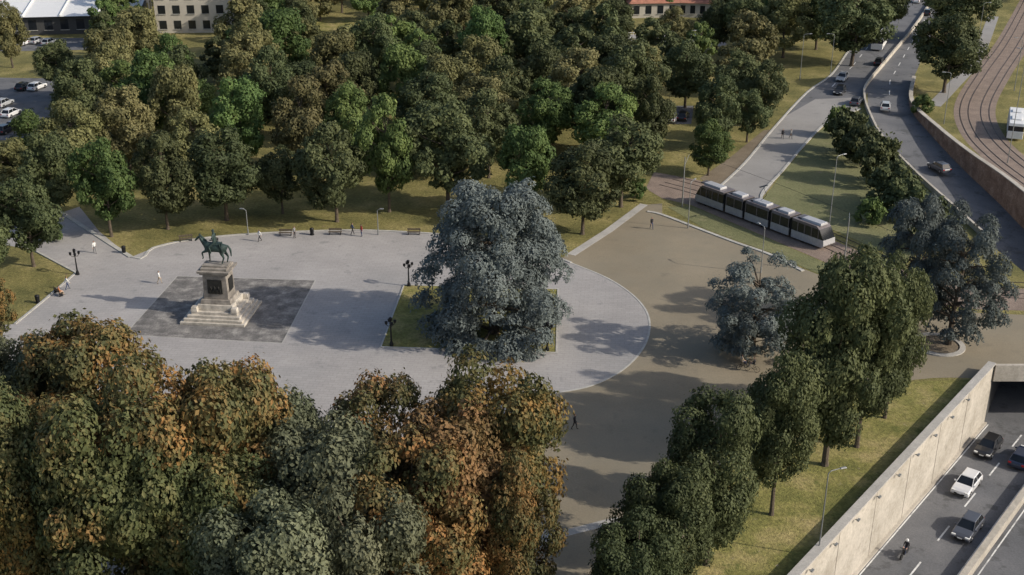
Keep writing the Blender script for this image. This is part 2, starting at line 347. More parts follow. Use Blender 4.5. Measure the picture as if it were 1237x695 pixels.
# ------------------------------------------------------------ underpass
def lift(p,z): return Vector((p.x,p.y,z))
mb=MB(); back=A0+Vector((25,45,0)); backr=A_fr+Vector((25,45,0))
mb.add([lift(A_near,ZF),lift(A_nr,ZF),lift(A_fr,ZF),lift(A0,ZF)],[(0,1,2,3)],0)
mb.add([lift(A0,ZF),lift(A_fr,ZF),lift(backr,ZF),lift(back,ZF)],[(0,1,2,3)],0)
mb.build('underpass_road',[M['asphalt']])
mb=MB()
ti=-nA*0.55
v=[lift(A0,ZF),lift(A_near,ZF),lift(A_near,1.0),lift(A0,1.0),lift(A0+ti,-.1),lift(A_near+ti,-.1),lift(A_near+ti,1.0),lift(A0+ti,1.0)]
mb.add(v,[(0,1,2,3),(3,2,6,7),(7,6,5,4),(0,3,7,4)],0)
mb.build('underpass_wall',[M['concrete']])
ribbon('wall_coping',[A0+ti*0.5,A_near+ti*0.5],0.8,0.14,1.0,M['strip'])
mb=MB()
for i in range(1,8):
    p=A0+dA*(i*7.6)+nA*0.012; mb.box((p.x,p.y,(ZF+1)/2),(0.05,0.02,1-ZF-0.02),0,rz=math.atan2(dA.y,dA.x))
mb.build('wall_expansion_joints',[M['stone2']])
mb=MB()
for i in range(2,14):
    p=A0+dA*(i*4.4)+nA*0.1; mb.tube([(p.x,p.y,1.0-.4),(p.x+nA.x*.25,p.y+nA.y*.25,0.7)],[.05,.05],5); q=p+nA*.3; mb.box((q.x,q.y,.68),(.4,.2,.12),0,rz=math.atan2(dA.y,dA.x))
mb.build('wall_lights',[M['steel']])
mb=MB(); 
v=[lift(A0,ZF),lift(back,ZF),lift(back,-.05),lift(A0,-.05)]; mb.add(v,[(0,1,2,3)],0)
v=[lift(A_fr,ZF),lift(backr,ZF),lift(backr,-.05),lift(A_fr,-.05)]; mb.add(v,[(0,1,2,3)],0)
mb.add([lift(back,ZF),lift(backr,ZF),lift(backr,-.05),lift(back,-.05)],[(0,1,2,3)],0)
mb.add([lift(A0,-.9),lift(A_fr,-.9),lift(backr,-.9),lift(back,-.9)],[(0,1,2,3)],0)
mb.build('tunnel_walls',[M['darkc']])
cxm=(A0+A_fr)/2
mb=MB(); mb.box((cxm.x,A0.y-0.15,0.05),(A_fr.x-A0.x,0.4,1.9),0); mb.build('tunnel_lintel',[M['concrete']])
mb=MB(); v=[lift(A_fr,ZF),lift(A_nr,ZF),lift(A_nr,1),lift(A_fr,1)]; mb.add(v,[(0,1,2,3)],0); mb.build('underpass_wall',[M['concrete']])
D0=P(1180,680,ZF); off=(D0-A0).dot(nA); Dn=lift(A_near+nA*off,ZF); Df=lift(A0+nA*off+dA*(-(nA.y*off)/dA.y),ZF)
ribbon('road_divider',[Dn,Df],0.6,1.0,0,M['concrete'])
for o_ in (0.45,off-0.7,off+0.7): 
    ribbon('lane_marking',[lift(A_near+nA*o_,ZF),lift(A0+nA*o_,ZF)],0.12,0.008,0.0,M['paint'])
mb=MB()
for i in range(0,9):
    a=A0+nA*((off)/2)+dA*(i*7); b=a+dA*3; q=nA*0.08
    mb.add([lift(a-q,ZF+.01),lift(b-q,ZF+.01),lift(b+q,ZF+.01),lift(a+q,ZF+.01)],[(0,1,2,3)])
mb.build('lane_marking',[M['paint']])
ribbon('underpass_kerb',[lift(A_near+nA*0.15,ZF),lift(A0+nA*0.15,ZF)],0.3,0.2,0,M['concrete'])
# ------------------------------------------------------------ trees
def blobs_general(nb,Hh,Wd,th,prof,bs,pw):
    out=[]; cz=(th+Hh)/2; rz=(Hh-th)/2; rx=Wd/2
    ph=rng.uniform(0,6.28,3)
    for i in range(nb):
        dz=rng.uniform(-1,1); a=rng.uniform(0,2*math.pi); rxy=(1-abs(dz)**pw)**(1/pw)
        fr=rng.uniform(0.66,0.86) if i>nb*0.25 else rng.uniform(0.1,0.6)
        fh=fr*(1+0.09*math.sin(2*a+ph[0])+0.08*math.sin(3*a+ph[1]+2*dz))
        w=prof(dz)
        c=np.array([rxy*math.cos(a)*fh*rx*w,rxy*math.sin(a)*fh*rx*w,cz+dz*fr*rz]); out.append((c,Wd*rng.uniform(*bs),0.85))
    return out,np.array([0,0,cz])
def make_tree(name,Hh,Wd,th,nb,nl,ls,prof,style='round',trunk=0.3,bs=(0.085,0.17),pw=2.2):
    if style=='cedar':
        bl=[]; ctr=np.array([0,0,Hh*0.45]); ph=rng.uniform(0,6.28,4)
        for i in range(nb):
            t=rng.random()**1.1; z=th+(Hh*0.95-th)*t; a=rng.uniform(0,2*math.pi)
            R=Wd/2*prof(t)*(1+0.15*math.sin(3*a+ph[0]+4*t)+0.11*math.sin(5*a+ph[1]-7*t)); r=R*(rng.uniform(0.2,1)**0.5)*0.92
            bl.append((np.array([r*math.cos(a),r*math.sin(a),z-0.08*r]),Wd*rng.uniform(*bs)*(0.7+0.3*prof(t)),0.42,a))
    else:
        bl,ctr=blobs_general(nb,Hh,Wd,th,prof,bs,pw)
    wts=np.array([b[1]**2 for b in bl]); wts/=wts.sum()
    idx=rng.choice(len(bl),size=int(nl*1.8),p=wts)
    C=np.array([b[0] for b in bl])[idx]; Rb=np.array([b[1] for b in bl])[idx]; Q=np.array([b[2] for b in bl])[idx]
    D=rng.normal(size=(len(idx),3)); D/=np.linalg.norm(D,axis=1)[:,None]
    out=C-ctr; out/=np.linalg.norm(out,axis=1)[:,None]+1e-6
    keep=(D*out).sum(1)>-0.35 if style!='cedar' else (D[:,2]>-0.5)&((D*out).sum(1)>-0.6)
    C,Rb,D,Q,idx=C[keep][:nl],Rb[keep][:nl],D[keep][:nl],Q[keep][:nl],idx[keep][:nl]
    ph=rng.uniform(0,6.28,(len(bl),3))[idx]
    bump=1+0.18*np.sin(D[:,0]*5+ph[:,0])*np.sin(D[:,1]*5+ph[:,1])+0.12*np.sin(D[:,2]*8+ph[:,2])
    if style=='cedar':
        aa=np.arctan2(D[:,1],D[:,0]); bump=0.8+0.36*np.abs(np.sin(aa*3.5+ph[:,0]))
    rr=Rb*rng.uniform(0.78,1.05,len(Rb))*bump
    pos=C+D*rr[:,None]*np.stack([np.ones_like(Q),np.ones_like(Q),Q],1)
    if style=='cedar':
        rad=np.hypot(pos[:,0]-C[:,0],pos[:,1]-C[:,1]); pos[:,2]-=0.42*rad**2/Rb*rng.uniform(0.6,1.15,len(rad))
        k=rng.random(len(pos))<0.06; pos[k]+=D[k]*rng.uniform(0.1,0.5,(k.sum(),1))
        N=D+rng.normal(size=D.shape)*0.33+np.array([0,0,0.2])
    else:
        k=rng.random(len(pos))<0.06; pos[k]+=D[k]*rng.uniform(0.1,0.45,(k.sum(),1))
        N=D*0.85+rng.normal(size=D.shape)*0.33+np.array([0,0,0.15])
    N/=np.linalg.norm(N,axis=1)[:,None]
    T=np.cross(N,rng.normal(size=N.shape)); T/=np.linalg.norm(T,axis=1)[:,None]; B=np.cross(N,T)
    s=(ls*rng.uniform(0.6,1.35,len(pos)))[:,None]; asp=0.62 if style!='cedar' else 0.45
    q=np.stack([pos+T*s,pos+B*s*asp+N*s*0.1,pos-T*s,pos-B*s*asp+N*s*0.1],1).reshape(-1,3)
    br=rng.uniform(0,1,len(bl))[idx]; tint=0.6*br+0.4*rng.random(len(idx))
    mb=MB()
    topc=Hh*0.8; jx=[rng.normal()*0.15 for _ in range(6)]
    pts=[(0,0,-0.1),(0,0,0.3)]+[(jx[i]*i*0.6,jx[i-1]*i*0.5,0.3+(topc-0.3)*i/5) for i in range(1,6)]
    rad=[trunk*1.5,trunk*1.05]+[trunk*(1-0.85*i/5) for i in range(1,6)]
    mb.tube(pts,rad,8,0)
    for i in rng.choice(len(bl),min(16 if style!='cedar' else 40,len(bl)),replace=False):
        c=bl[i][0]; z0=max(th*0.75,min(topc*0.85,c[2]-np.hypot(c[0],c[1])*(0.55 if style!='cedar' else 0.2)))
        f=(z0-0.3)/(topc-0.3)*5; i0=int(min(4,max(0,f))); a=np.array(pts[i0+1]); b=np.array(pts[i0+2]); p0=a+(b-a)*min(1,max(0,f-i0))
        mid=(p0+c)/2+np.array([0,0,0.3 if style=='cedar' else -0.2]); r0=trunk*0.36
        mb.tube([p0,mid,c],[r0,r0*0.65,r0*0.25],5,0)
    nv=len(mb.v)
    V=mb.v+q.tolist(); n=len(pos); Fc=mb.f+(np.arange(4*n).reshape(-1,4)+nv).tolist()
    me=bpy.data.meshes.new(name); me.from_pydata(V,[],Fc)
    me.materials.append(M['bark']); me.materials.append(L['dark'])
    me.polygons.foreach_set('material_index',np.concatenate([np.array(mb.m),np.ones(n)]).astype(np.int32))
    at=me.attributes.new('tint','FLOAT','POINT'); at.data.foreach_set('value',np.concatenate([np.zeros(nv),np.repeat(tint,4)]).astype(np.float32))
    me.update(); return (me,Hh,Wd)
egg=lambda z:1.0-0.25*max(0,z)-0.12*max(0,-z)
dome=lambda z:1.0-0.08*max(0,z)
cone=lambda z:0.95-0.3*z if z>-0.6 else 0.95
bott=lambda z:1.0-0.15*max(0,-z)
cedp=lambda t:0.97 if t<0.35 else (1.0-0.12*(t-0.35)/0.3 if t<0.65 else max(0.3,0.88-1.1*(t-0.65)))
HQ=[make_tree('tree_hq',16,11,2.2,80,38000,0.165,bott,trunk=0.34,bs=(0.09,0.18),pw=2.5),make_tree('tree_hq',16,11,2.0,95,38000,0.165,dome,trunk=0.34,bs=(0.08,0.17),pw=2.2),make_tree('tree_hq',16,10,2.4,80,30000,0.165,egg,trunk=0.3),make_tree('tree_hq',16,11,1.8,62,36000,0.17,bott,trunk=0.34,bs=(0.10,0.2),pw=2.7)]
MQ=[make_tree('tree_mq',13,10,2.0,k,14000,0.22,p,trunk=0.26,bs=b_) for p,k,b_ in ((egg,60,(.08,.16)),(dome,48,(.09,.18)),(egg,40,(.09,.19)),(cone,55,(.08,.16)))]
LQ=[make_tree('tree_lq',13,10,1.5,k,6000,0.34,p,trunk=0.26) for p,k in ((egg,45),(dome,38),(egg,30))]
CED=[make_tree('cedar_big',19,17,0.3,260,95000,0.19,cedp,'cedar',0.6,bs=(0.055,0.12)),make_tree('cedar_s',15,13,1.8,120,36000,0.18,lambda t:0.72+0.28*math.sin(math.pi*(t*0.85+0.1)),'cedar',0.45,bs=(0.06,0.125)),make_tree('cedar_s',15,13,3.0,105,34000,0.18,lambda t:0.65+0.35*math.sin(math.pi*(t*0.8+0.15)),'cedar',0.45,bs=(0.06,0.125))]
BUSH=[make_tree('bush',3.5,4,0.1,30,4500,0.16,dome,trunk=0.06)]
placed=[]
def tree(name,mesh,leaf,u,vt,vb,w):
    b=P(u,vb); hgt=topz(b.y,vt)
    d=b.y*ct+(H-hgt*0.55)*st; X=(u-CX)*d/F
    wd=w*d/F; me,Hh,Wd=mesh
    o=bpy.data.objects.new(name,me); SC.collection.objects.link(o)
    o.location=(X,b.y,0); o.rotation_euler=(0,0,random.uniform(0,6.28)); o.scale=(wd/Wd,wd/Wd,hgt/Hh)
    o.material_slots[1].link='OBJECT'; o.material_slots[1].material=L[leaf]
    placed.append((X,b.y)); return o
T=tree
T('cedar_tree',CED[0],'cedar',596,208,402,176)
T('cedar_tree',CED[1],'cedar',915,305,428,104)
T('cedar_tree',CED[2],'cedar',1110,228,395,104)
T('cedar_tree',CED[2],'cedar',1160,258,416,112)
T('linden_tree',HQ[0],'dark',1014,286,562,132)
T('linden_tree',HQ[1],'dark',1050,330,540,96)
T('linden_tree',HQ[3],'dark',1084,305,505,72)
T('linden_tree',HQ[2],'dark',943,420,622,92)
T('linden_tree',HQ[0],'dark',862,468,682,118)
T('linden_tree',HQ[1],'dark',804,552,735,112)
T('linden_tree',HQ[3],'dark',768,625,790,112)
fg=[(600,426,700,160,'autumn',3),(548,476,745,180,'rust',1),(470,450,700,135,'autumn',0),(400,492,770,190,'grey',1),(350,462,700,130,'grey',1),(285,432,735,165,'autumn',0),(215,422,760,185,'autumn',3),(150,462,790,190,'green',1),(100,380,650,175,'autumn',0),(25,398,610,140,'grey',1),(50,470,760,165,'green',3),(-20,450,760,150,'green',0),(500,525,800,170,'autumn',0),(330,590,860,190,'grey',1),(628,545,780,100,'autumn',2),(-50,380,600,130,'dark',0),(0,540,800,130,'autumn',3),(262,530,800,160,'green',1),(440,580,840,150,'grey',3)]
for u,a,b,w,l,k in fg: T('horse_chestnut_tree' if l in('autumn','rust','green') else 'holm_oak_tree',HQ[k],l,u,a,b,w)
for u,a,b,w,l in [(30,208,322,82,'dark'),(-25,260,345,70,'dark'),(-5,330,420,50,'autumn')]: T('holm_oak_tree',MQ[0],l,u,a,b,w)
front=[(125,162,286,76,'bright'),(195,160,277,75,'dark'),(268,158,266,98,'dark'),(338,175,258,58,'dark'),(403,148,268,88,'dark'),(467,115,256,72,'bright'),(540,118,252,108,'dark'),(637,143,262,76,'bright'),(705,173,283,94,'dark'),(752,138,250,96,'dark'),
(290,93,205,80,'bright'),(60,160,262,76,'dark'),(15,165,240,70,'olive'),(85,120,225,82,'olive'),(150,105,212,80,'olive'),(215,70,190,74,'olive'),(232,128,226,66,'olive'),(362,92,212,70,'olive'),(420,100,210,66,'bright'),(590,108,215,74,'dark'),(660,92,190,66,'bright'),(730,100,200,80,'bright'),(700,58,155,80,'olive'),(490,48,150,70,'bright'),(400,70,175,72,'olive'),(330,55,165,66,'dark'),(585,8,105,60,'bright'),(540,60,160,70,'olive'),(610,68,165,66,'dark'),(140,50,140,70,'olive'),(305,18,120,60,'olive'),(165,5,95,66,'olive'),(98,72,175,72,'dark'),(72,45,122,56,'dark'),(8,0,82,44,'olive'),(335,5,105,80,'bright'),(455,12,110,60,'dark'),(205,40,120,50,'bright'),
(858,146,212,54,'bright'),(905,105,172,52,'dark'),(928,72,152,54,'dark'),(868,90,180,58,'dark'),(890,58,140,58,'dark'),(785,90,190,50,'dark'),(830,50,130,66,'dark'),(765,45,150,76,'dark'),
(1035,-25,80,92,'dark'),(1070,-40,45,60,'dark'),(1148,12,112,86,'dark'),(1165,-40,50,80,'dark'),(990,-20,60,60,'dark'),(950,-15,70,66,'olive'),(640,0,80,66,'dark'),(690,-8,66,60,'olive'),(905,-10,66,60,'dark'),(740,-2,60,54,'dark'),(868,0,62,50,'dark'),(815,8,62,40,'olive')]
for i,(u,a,b,w,l) in enumerate(front):
    T({'dark':'holm_oak_tree','bright':'linden_tree','olive':'hackberry_tree'}[l],MQ[i%4] if l!='dark' else MQ[i%3],l,u,a,b,w)
for u,a,b,w in [(1025,133,186,52),(1062,163,222,58),(1080,198,250,62),(1052,240,272,34),(1115,115,138,26),(1042,150,200,48),(1012,128,165,32),(1100,222,268,50),(1122,240,300,64),(1088,215,262,50),(62,262,290,30),(770,215,240,26)]:
    T('shrub',BUSH[0],'dark' if w>35 else 'bright',u,a,b,w)
forest=W([(-140,235),(40,228),(120,218),(300,212),(560,212),(690,222),(760,205),(782,195),(785,120),(845,120),(870,150),(900,130),(945,75),(985,40),(1030,0),(1060,-60),(1100,-150),(-300,-150),(-200,60)])
nogo=[W(x) for x in ([(-200,182),(50,180),(62,130),(112,122),(130,50),(130,20),(-200,-40)],[(385,78),(440,76),(438,30),(385,30)],[(740,85),(870,82),(875,22),(720,20)],[(780,195),(840,190),(845,125),(785,125)],[(170,92),(285,92),(285,10),(160,5)])]
X=-260; cnt=0
while X<260:
    Y=150
    while Y<560:
        sp=10.2 if Y<330 else 12
        x=X+random.uniform(-4,4); y=Y+random.uniform(-4,4); Y+=sp
        if abs(x)>y*0.45+18: continue
        if not pip(x,y,forest): continue
        if any(pip(x,y,n) for n in nogo): continue
        if any((x-a)**2+(y-b)**2<(7.0 if y<260 else 7.6)**2 for a,b in placed): continue
        r=random.random(); l='dark' if r<0.45 else ('olive' if r<0.74 else 'bright')
        me,Hh,Wd=random.choice(LQ if y>225 else MQ)
        o=bpy.data.objects.new({'dark':'holm_oak_tree','bright':'linden_tree','olive':'hackberry_tree'}[l],me); SC.collection.objects.link(o)
        s=random.uniform(0.7,1.15); o.location=(x,y,0); o.rotation_euler=(0,0,random.uniform(0,6.28)); o.scale=(s,s,s*random.uniform(0.85,1.15)); placed.append((x,y))
        o.material_slots[1].link='OBJECT'; o.material_slots[1].material=L[l]; cnt+=1
    X+=10.2
for i in range(34):
    x=random.uniform(125,300); y=random.uniform(300,520)
    if x<y*0.37: continue
    me,Hh,Wd=random.choice(LQ); o=bpy.data.objects.new('plane_tree',me); SC.collection.objects.link(o); o.location=(x,y,0); o.rotation_euler=(0,0,random.uniform(0,6)); o.material_slots[1].link='OBJECT'; o.material_slots[1].material=L['dark']
# ------------------------------------------------------------ skin figures
def skinmesh(name,V,E,Rr,sub=1):
    me=bpy.data.meshes.new(name); me.from_pydata(V,E,[]); o=bpy.data.objects.new(name,me); SC.collection.objects.link(o)
    m=o.modifiers.new('s','SKIN'); m.use_smooth_shade=True
    sv=me.skin_vertices[0].data
    for i,r in enumerate(Rr): sv[i].radius=(r,r)
    sv[0].use_root=True
    s=o.modifiers.new('ss','SUBSURF'); s.levels=sub; s.render_levels=sub
    dg=bpy.context.evaluated_depsgraph_get(); dg.update()
    nm=bpy.data.meshes.new_from_object(o.evaluated_get(dg)); bpy.data.objects.remove(o); return nm
def person(loc,rz,shirt,trous,pose='stand',sc=1.0):
    if pose=='sit':
        hipz=0.52; V=[(0,0,hipz),(0,.02,hipz+.17),(0,.0,hipz+.38),(0,-.02,hipz+.55),(0,-.03,hipz+.62),(0,-.04,hipz+.72),(0,-.03,hipz+.80)]
        leg=lambda s:[(s*.1,-.05,hipz),(s*.12,-.48,hipz+.02),(s*.12,-.5,.1),(s*.12,-.66,.05)]
        arm=lambda s:[(s*.18,0,hipz+.48),(s*.25,-.05,hipz+.2),(s*.17,-.3,hipz+.12),(s*.15,-.38,hipz+.1)]
    else:
        hipz=.93; V=[(0,0,.95),(0,0,1.1),(0,0,1.31),(0,0,1.48),(0,-.01,1.55),(0,-.02,1.65),(0,-.01,1.73)]
        w=.26 if pose=='walk' else .03
        leg=lambda s:[(s*.09,0,.88),(s*.1,-s*w*.5-.03,.5),(s*.1,-s*w+(.05),.09),(s*.1,-s*w-.11,.04)]
        arm=lambda s:[(s*.18,0,1.42),(s*.24,s*w*.5+.02,1.15),(s*.25,s*w*.9-.06,.92),(s*.25,s*w-.09,.83)]
    Rr=[.14,.12,.15,.055,.065,.095,.06]; E=[(i,i+1) for i in range(6)]
    hands=[]
    for s in (-1,1):
        o=len(V); V+=leg(s); Rr+=[.085,.06,.042,.036]; E+=[(0,o),(o,o+1),(o+1,o+2),(o+2,o+3)]
        o=len(V); V+=arm(s); Rr+=[.062,.043,.028,.032]; E+=[(2,o),(o,o+1),(o+1,o+2),(o+2,o+3)]; hands.append((Vector(V[-2]),Vector(V[-1]),s))
    me=skinmesh('body_mesh',V,E,Rr,1)
    for m in (cloth(shirt),cloth(trous),M['skin'],M['hair'],M['tire']): me.materials.append(m)
    neck=V[3][2]
    for p in me.polygons:
        c=p.center; k=0
        if c.z<.09: k=4
        elif pose=='sit':
            if c.y<-.12 and c.z<hipz+.09: k=1
            elif c.z<hipz-.02: k=1
        elif c.z<.96 and abs(c.x)<.205: k=1
        for a,b,s in hands:
            if (c-b).length<.1: k=2
        if c.z>neck+.01: k=2
        if c.z>neck+.2 or (c.z>neck+.08 and c.y>.0): k=3
        p.material_index=k; p.use_smooth=True
    e=empty('person',loc,rz,sc)
    o=bpy.data.objects.new('body',me); SC.collection.objects.link(o); o.parent=e
    mb=MB()
    for a,b,s in hands:
        d=(b-a).normalized(); q=d.cross(Vector((0,0,1))) 
        q=Vector((0,1,0)) if q.length<.3 else q.normalized()
        for i,l in enumerate((.06,.07,.065,.05)):
            p=b+q*(i-1.5)*.018; mb.tube([p,p+d*l*.6,p+d*l+Vector((-s*.012,0,0))],[.009,.008,.006],5,0)
        p=b-d*.03-q*.03; mb.tube([p,p-q*.03+d*.03,p-q*.03+d*.055],[.01,.009,.007],5,0)
    hz=V[5][2]; hy=V[5][1]
    mb.box((0,hy-.095,hz-.02),(.022,.03,.04),0,top=(.6,.3)); mb.box((.09,hy+.01,hz),(.015,.03,.05),0); mb.box((-.09,hy+.01,hz),(.015,.03,.05),0)
    for s in (-1,1): mb.box((s*.032,hy-.088,hz+.012),(.02,.01,.01),1)
    mb.box((0,hy-.085,hz-.055),(.04,.01,.009),2)
    mb.build('face_and_hands',[M['skin'],M['hair'],M['redl']],e)
    return e
def pp(u,v,rz,sh,tr,pose='stand',dz=0,sc=1.0):
    p=P(u,v,dz); p.z=dz+0.02; return person(p,rz,sh,tr,pose,sc=sc)
WH=(.7,.7,.68);BK=(.02,.02,.025);BL_=(.04,.06,.13);GY=(.2,.2,.2);RD=(.35,.05,.04);BE=(.4,.33,.25);OR=(.5,.18,.06)
pp(115,306,0.5,WH,GY,'walk'); pp(193,343,1.6,WH,BE,'walk'); pp(314,292,-1,WH,BK,'walk'); pp(82,350,2.2,WH,BL_,'walk'); pp(356,288,1,GY,BK)
pp(787,277,0.3,BK,BL_,'walk'); pp(694,519,1.3,BK,BK,'walk'); pp(945,168,0,BK,BK,'walk'); pp(955,168,0.4,GY,BK,'walk'); pp(426,284,2,BL_,BK,'walk'); pp(437,286,-1,RD,BL_)
def cyclist(u,v,rz,sh,tr):
    p=P(u,v); e=empty('bicycle',(p.x,p.y,.02),rz); mb=MB()
    for x in (-.52,.52):
        ring=[(x+.33*math.cos(t),0,.34+.33*math.sin(t)) for t in np.linspace(0,2*math.pi,17)]; mb.tube(ring,[.02]*17,5,0,False)
        for k in range(4): t=k*math.pi/4; mb.tube([(x-.32*math.cos(t),0,.34-.32*math.sin(t)),(x+.32*math.cos(t),0,.34+.32*math.sin(t))],[.004,.004],3)
    for a,b in (((-.52,0,.34),(-.2,0,.85)),((-.2,0,.85),(.38,0,.88)),((-.05,0,.3),(.38,0,.88)),((-.05,0,.3),(-.2,0,.85)),((-.52,0,.34),(-.05,0,.3)),((.52,0,.34),(.36,0,1.0)),((.36,-.28,1.02),(.36,.28,1.02))): mb.tube([a,b],[.02,.018],6)
    mb.box((-.22,0,.92),(.26,.14,.06),0,top=(.8,.6)); mb.build('frame_and_wheels',[M['black']],e)
    r=person((0,0,0),math.pi/2,sh,tr,'sit'); r.name='rider'; r.parent=e; r.location=(-.22,0,.44)
cyclist(897,446,.5,BE,BL_); cyclist(908,449,2.7,BK,GY)
# ------------------------------------------------------------ monument
mo=P(268,379); rzm=math.radians(-6)
mon=empty('equestrian_monument',(mo.x,mo.y,0.03),rzm)
mb=MB()
for i,(s,hh) in enumerate([(7.6,.3),(6.9,.3),(6.2,.3),(5.4,.32)]):
    mb.box((0,0,0.15+i*0.303),(s,s*0.9,hh-.003),0)
mb.box((0,0,1.23+0.33),(4.3,3.9,0.66),0,top=(.96,.96))
for x in (-1,1):
    for y in (-1,1): mb.box((x*2.35,y*2.1,1.5),(0.8,0.8,0.55),0,top=(.8,.8))
mb.build('stepped_base',[M['stone']],mon,bevel=0.03)
mb=MB()
mb.box((0,0,2.13),(3.7,3.3,0.5),0,top=(.93,.93)); mb.box((0,0,3.9),(2.9,2.5,3.04),0,top=(.95,.95)); mb.box((0,0,5.53),(3.3,2.85,0.22),0); mb.box((0,0,5.77),(3.7,3.2,0.26),0,top=(1.03,1.03)); mb.box((0,0,6.03),(3.1,2.5,0.26),0)
mb.box((0,0,6.25),(3.0,1.6,0.18),0)
mb.build('pedestal',[M['stone2']],mon,bevel=0.03)
mb=MB(); mb.box((0,-1.28,3.95),(1.7,0.12,1.7),0); mb.box((0,1.28,3.95),(1.7,0.12,1.7),0); mb.box((1.47,0,3.95),(.1,1.3,1.6),0); mb.box((-1.47,0,3.95),(.1,1.3,1.6),0)
for a in range(9): mb.ball((-.6+a*.15,-1.36,3.5+.25*math.sin(a*2)),(.09,.3),0,6,4)
mb.build('bronze_relief',[M['bronzed']],mon)
HV=[(.2,0,1.27),(.75,0,1.36),(-.42,0,1.32),(-.72,0,1.56),(-.93,0,1.86),(-1.06,0,2.1),(-1.2,0,2.0),(-1.45,0,1.74)]
HR=[.33,.31,.32,.22,.15,.115,.105,.06]; HE=[(0,1),(0,2),(2,3),(3,4),(4,5),(5,6),(6,7)]
def chain(fr,pts,rs):
    o=len(HV); HV.extend(pts); HR.extend(rs); HE.append((fr,o)); HE.extend([(o+i,o+i+1) for i in range(len(pts)-1)])
chain(2,[(-.5,.17,1.02),(-.52,.17,.62),(-.52,.17,.2),(-.56,.17,.05)],[.13,.07,.045,.065])
chain(2,[(-.6,-.17,1.05),(-.95,-.17,.88),(-.88,-.17,.5),(-.95,-.17,.4)],[.13,.07,.045,.06])
chain(1,[(.62,.19,.95),(.9,.18,.55),(.82,.18,.2),(.77,.18,.05)],[.17,.075,.047,.065])
chain(1,[(.5,-.19,.95),(.68,-.18,.55),(.55,-.18,.2),(.5,-.18,.05)],[.17,.075,.047,.065])
chain(1,[(1.02,0,1.45),(1.18,0,1.15),(1.2,0,.6)],[.06,.09,.04])
hm=skinmesh('horse',HV,HE,HR,2); hm.materials.append(M['bronze'])
ho=bpy.data.objects.new('horse',hm); SC.collection.objects.link(ho); ho.parent=mon; ho.location=(0,0,6.34); ho.scale=(1.55,)*3
RV=[(.05,0,1.72),(.03,0,1.95),(0,0,2.17),(0,0,2.36),(-.01,0,2.46),(-.01,0,2.55)]; RR=[.17,.15,.18,.06,.1,.07]; RE=[(i,i+1) for i in range(5)]
for s in (-1,1):
    o=len(RV); RV+=[(0,s*.17,1.66),(-.32,s*.36,1.42),(-.18,s*.4,1.0),(-.33,s*.42,.94)]; RR+=[.11,.085,.06,.05]; RE+=[(0,o),(o,o+1),(o+1,o+2),(o+2,o+3)]
    o=len(RV); RV+=[(0,s*.23,2.26),(.0,s*.32,1.98),(-.3,s*.14,1.88)]; RR+=[.08,.06,.045]; RE+=[(2,o),(o,o+1),(o+1,o+2)]
rm=skinmesh('rider',RV,RE,RR,2); rm.materials.append(M['bronze'])
ro=bpy.data.objects.new('rider',rm); SC.collection.objects.link(ro); ro.parent=mon; ro.location=(0,0,6.34); ro.scale=(1.55,)*3
mb=MB()
mb.tube([(-.3,-.14,1.88),(-1.3,-.06,1.9)],[.012,.012],5); mb.tube([(-.3,.14,1.88),(-1.3,.06,1.9)],[.012,.012],5)
for s in (-1,1): mb.tube([(-1.04,s*.07,2.16),(-1.02,s*.09,2.34)],[.04,.008],6)
for i in range(7): 
    t=i/6; mb.ball((-.62-.42*t,0,1.78+.42*t),(.09,.12),0,6,4)
mb.box((.1,0,1.62),(.75,.62,.1),0,top=(.8,.6)); mb.tube([(-.01,0,2.55),(-.01,0,2.62),(-.01,0,2.7)],[.12,.11,.05],8); mb.tube([(0.05,.4,1.7),(.5,.5,1.15)],[.025,.015],5)
mb.build('tack_and_helmet',[M['bronze']],mon,(0,0,6.34),scale=1.55)
pp(277,388,0.2,OR,BK,'sit',0.0)
# ------------------------------------------------------------ street furniture
def park_lamp(u,v):
    p=P(u,v); e=empty('park_lamp',(p.x,p.y,0.02)); mb=MB()
    mb.tube([(0,0,0),(0,0,.25),(0,0,.5),(0,0,.55),(0,0,2.9),(0,0,3.0)],[.26,.22,.15,.1,.065,.09],8)
    for a in range(4):
        t=a*math.pi/2+.4; c,s=math.cos(t),math.sin(t); mb.tube([(0,0,2.5),(c*.3,s*.3,2.45),(c*.5,s*.5,2.7)],[.04,.035,.03],6)
    mb.build('post',[M['black']],e); mb=MB()
    for a in range(4):
        t=a*math.pi/2+.4; mb.tube([(math.cos(t)*.5,math.sin(t)*.5,z) for z in (2.72,2.8,3.05,3.12)],[.1,.15,.17,.05],8)
    mb.tube([(0,0,z) for z in (3.0,3.1,3.4,3.5)],[.1,.17,.2,.05],8); mb.build('lanterns',[M['black']],e)
for u,v in [(94,332),(494,346),(473,418),(661,424)]: park_lamp(u,v)
def street_lamp(u,v,h,az,arm=1.1,z=0):
    p=P(u,v,z); e=empty('street_lamp',p,az); mb=MB()
    mb.tube([(0,0,0),(0,0,.8),(0,0,.81),(0,0,h),(.2,0,h+.2),(arm,0,h+.3)],[.1,.1,.07,.045,.04,.03],8,0); mb.build('pole',[M['steel']],e)
    mb=MB(); mb.box((arm+.2,0,h+.3),(.6,.24,.1),0,top=(.8,.7)); mb.build('luminaire',[M['steel']],e,bevel=.02)
for a in [(1001,279,10.5,0.5),(988,673,8.0,0.3),(919,330,6,2.0),(831,276,6.5,1.0),(1217,197,18,2.5),(966,97,9,0),(1003,90,8,3.1),(1085,30,9,3.1),(1140,150,9,3.1),(457,284,3.5,0,.4),(300,284,3.5,3,.4),(1180,60,10,0),(1225,110,10,3)]: street_lamp(*a)
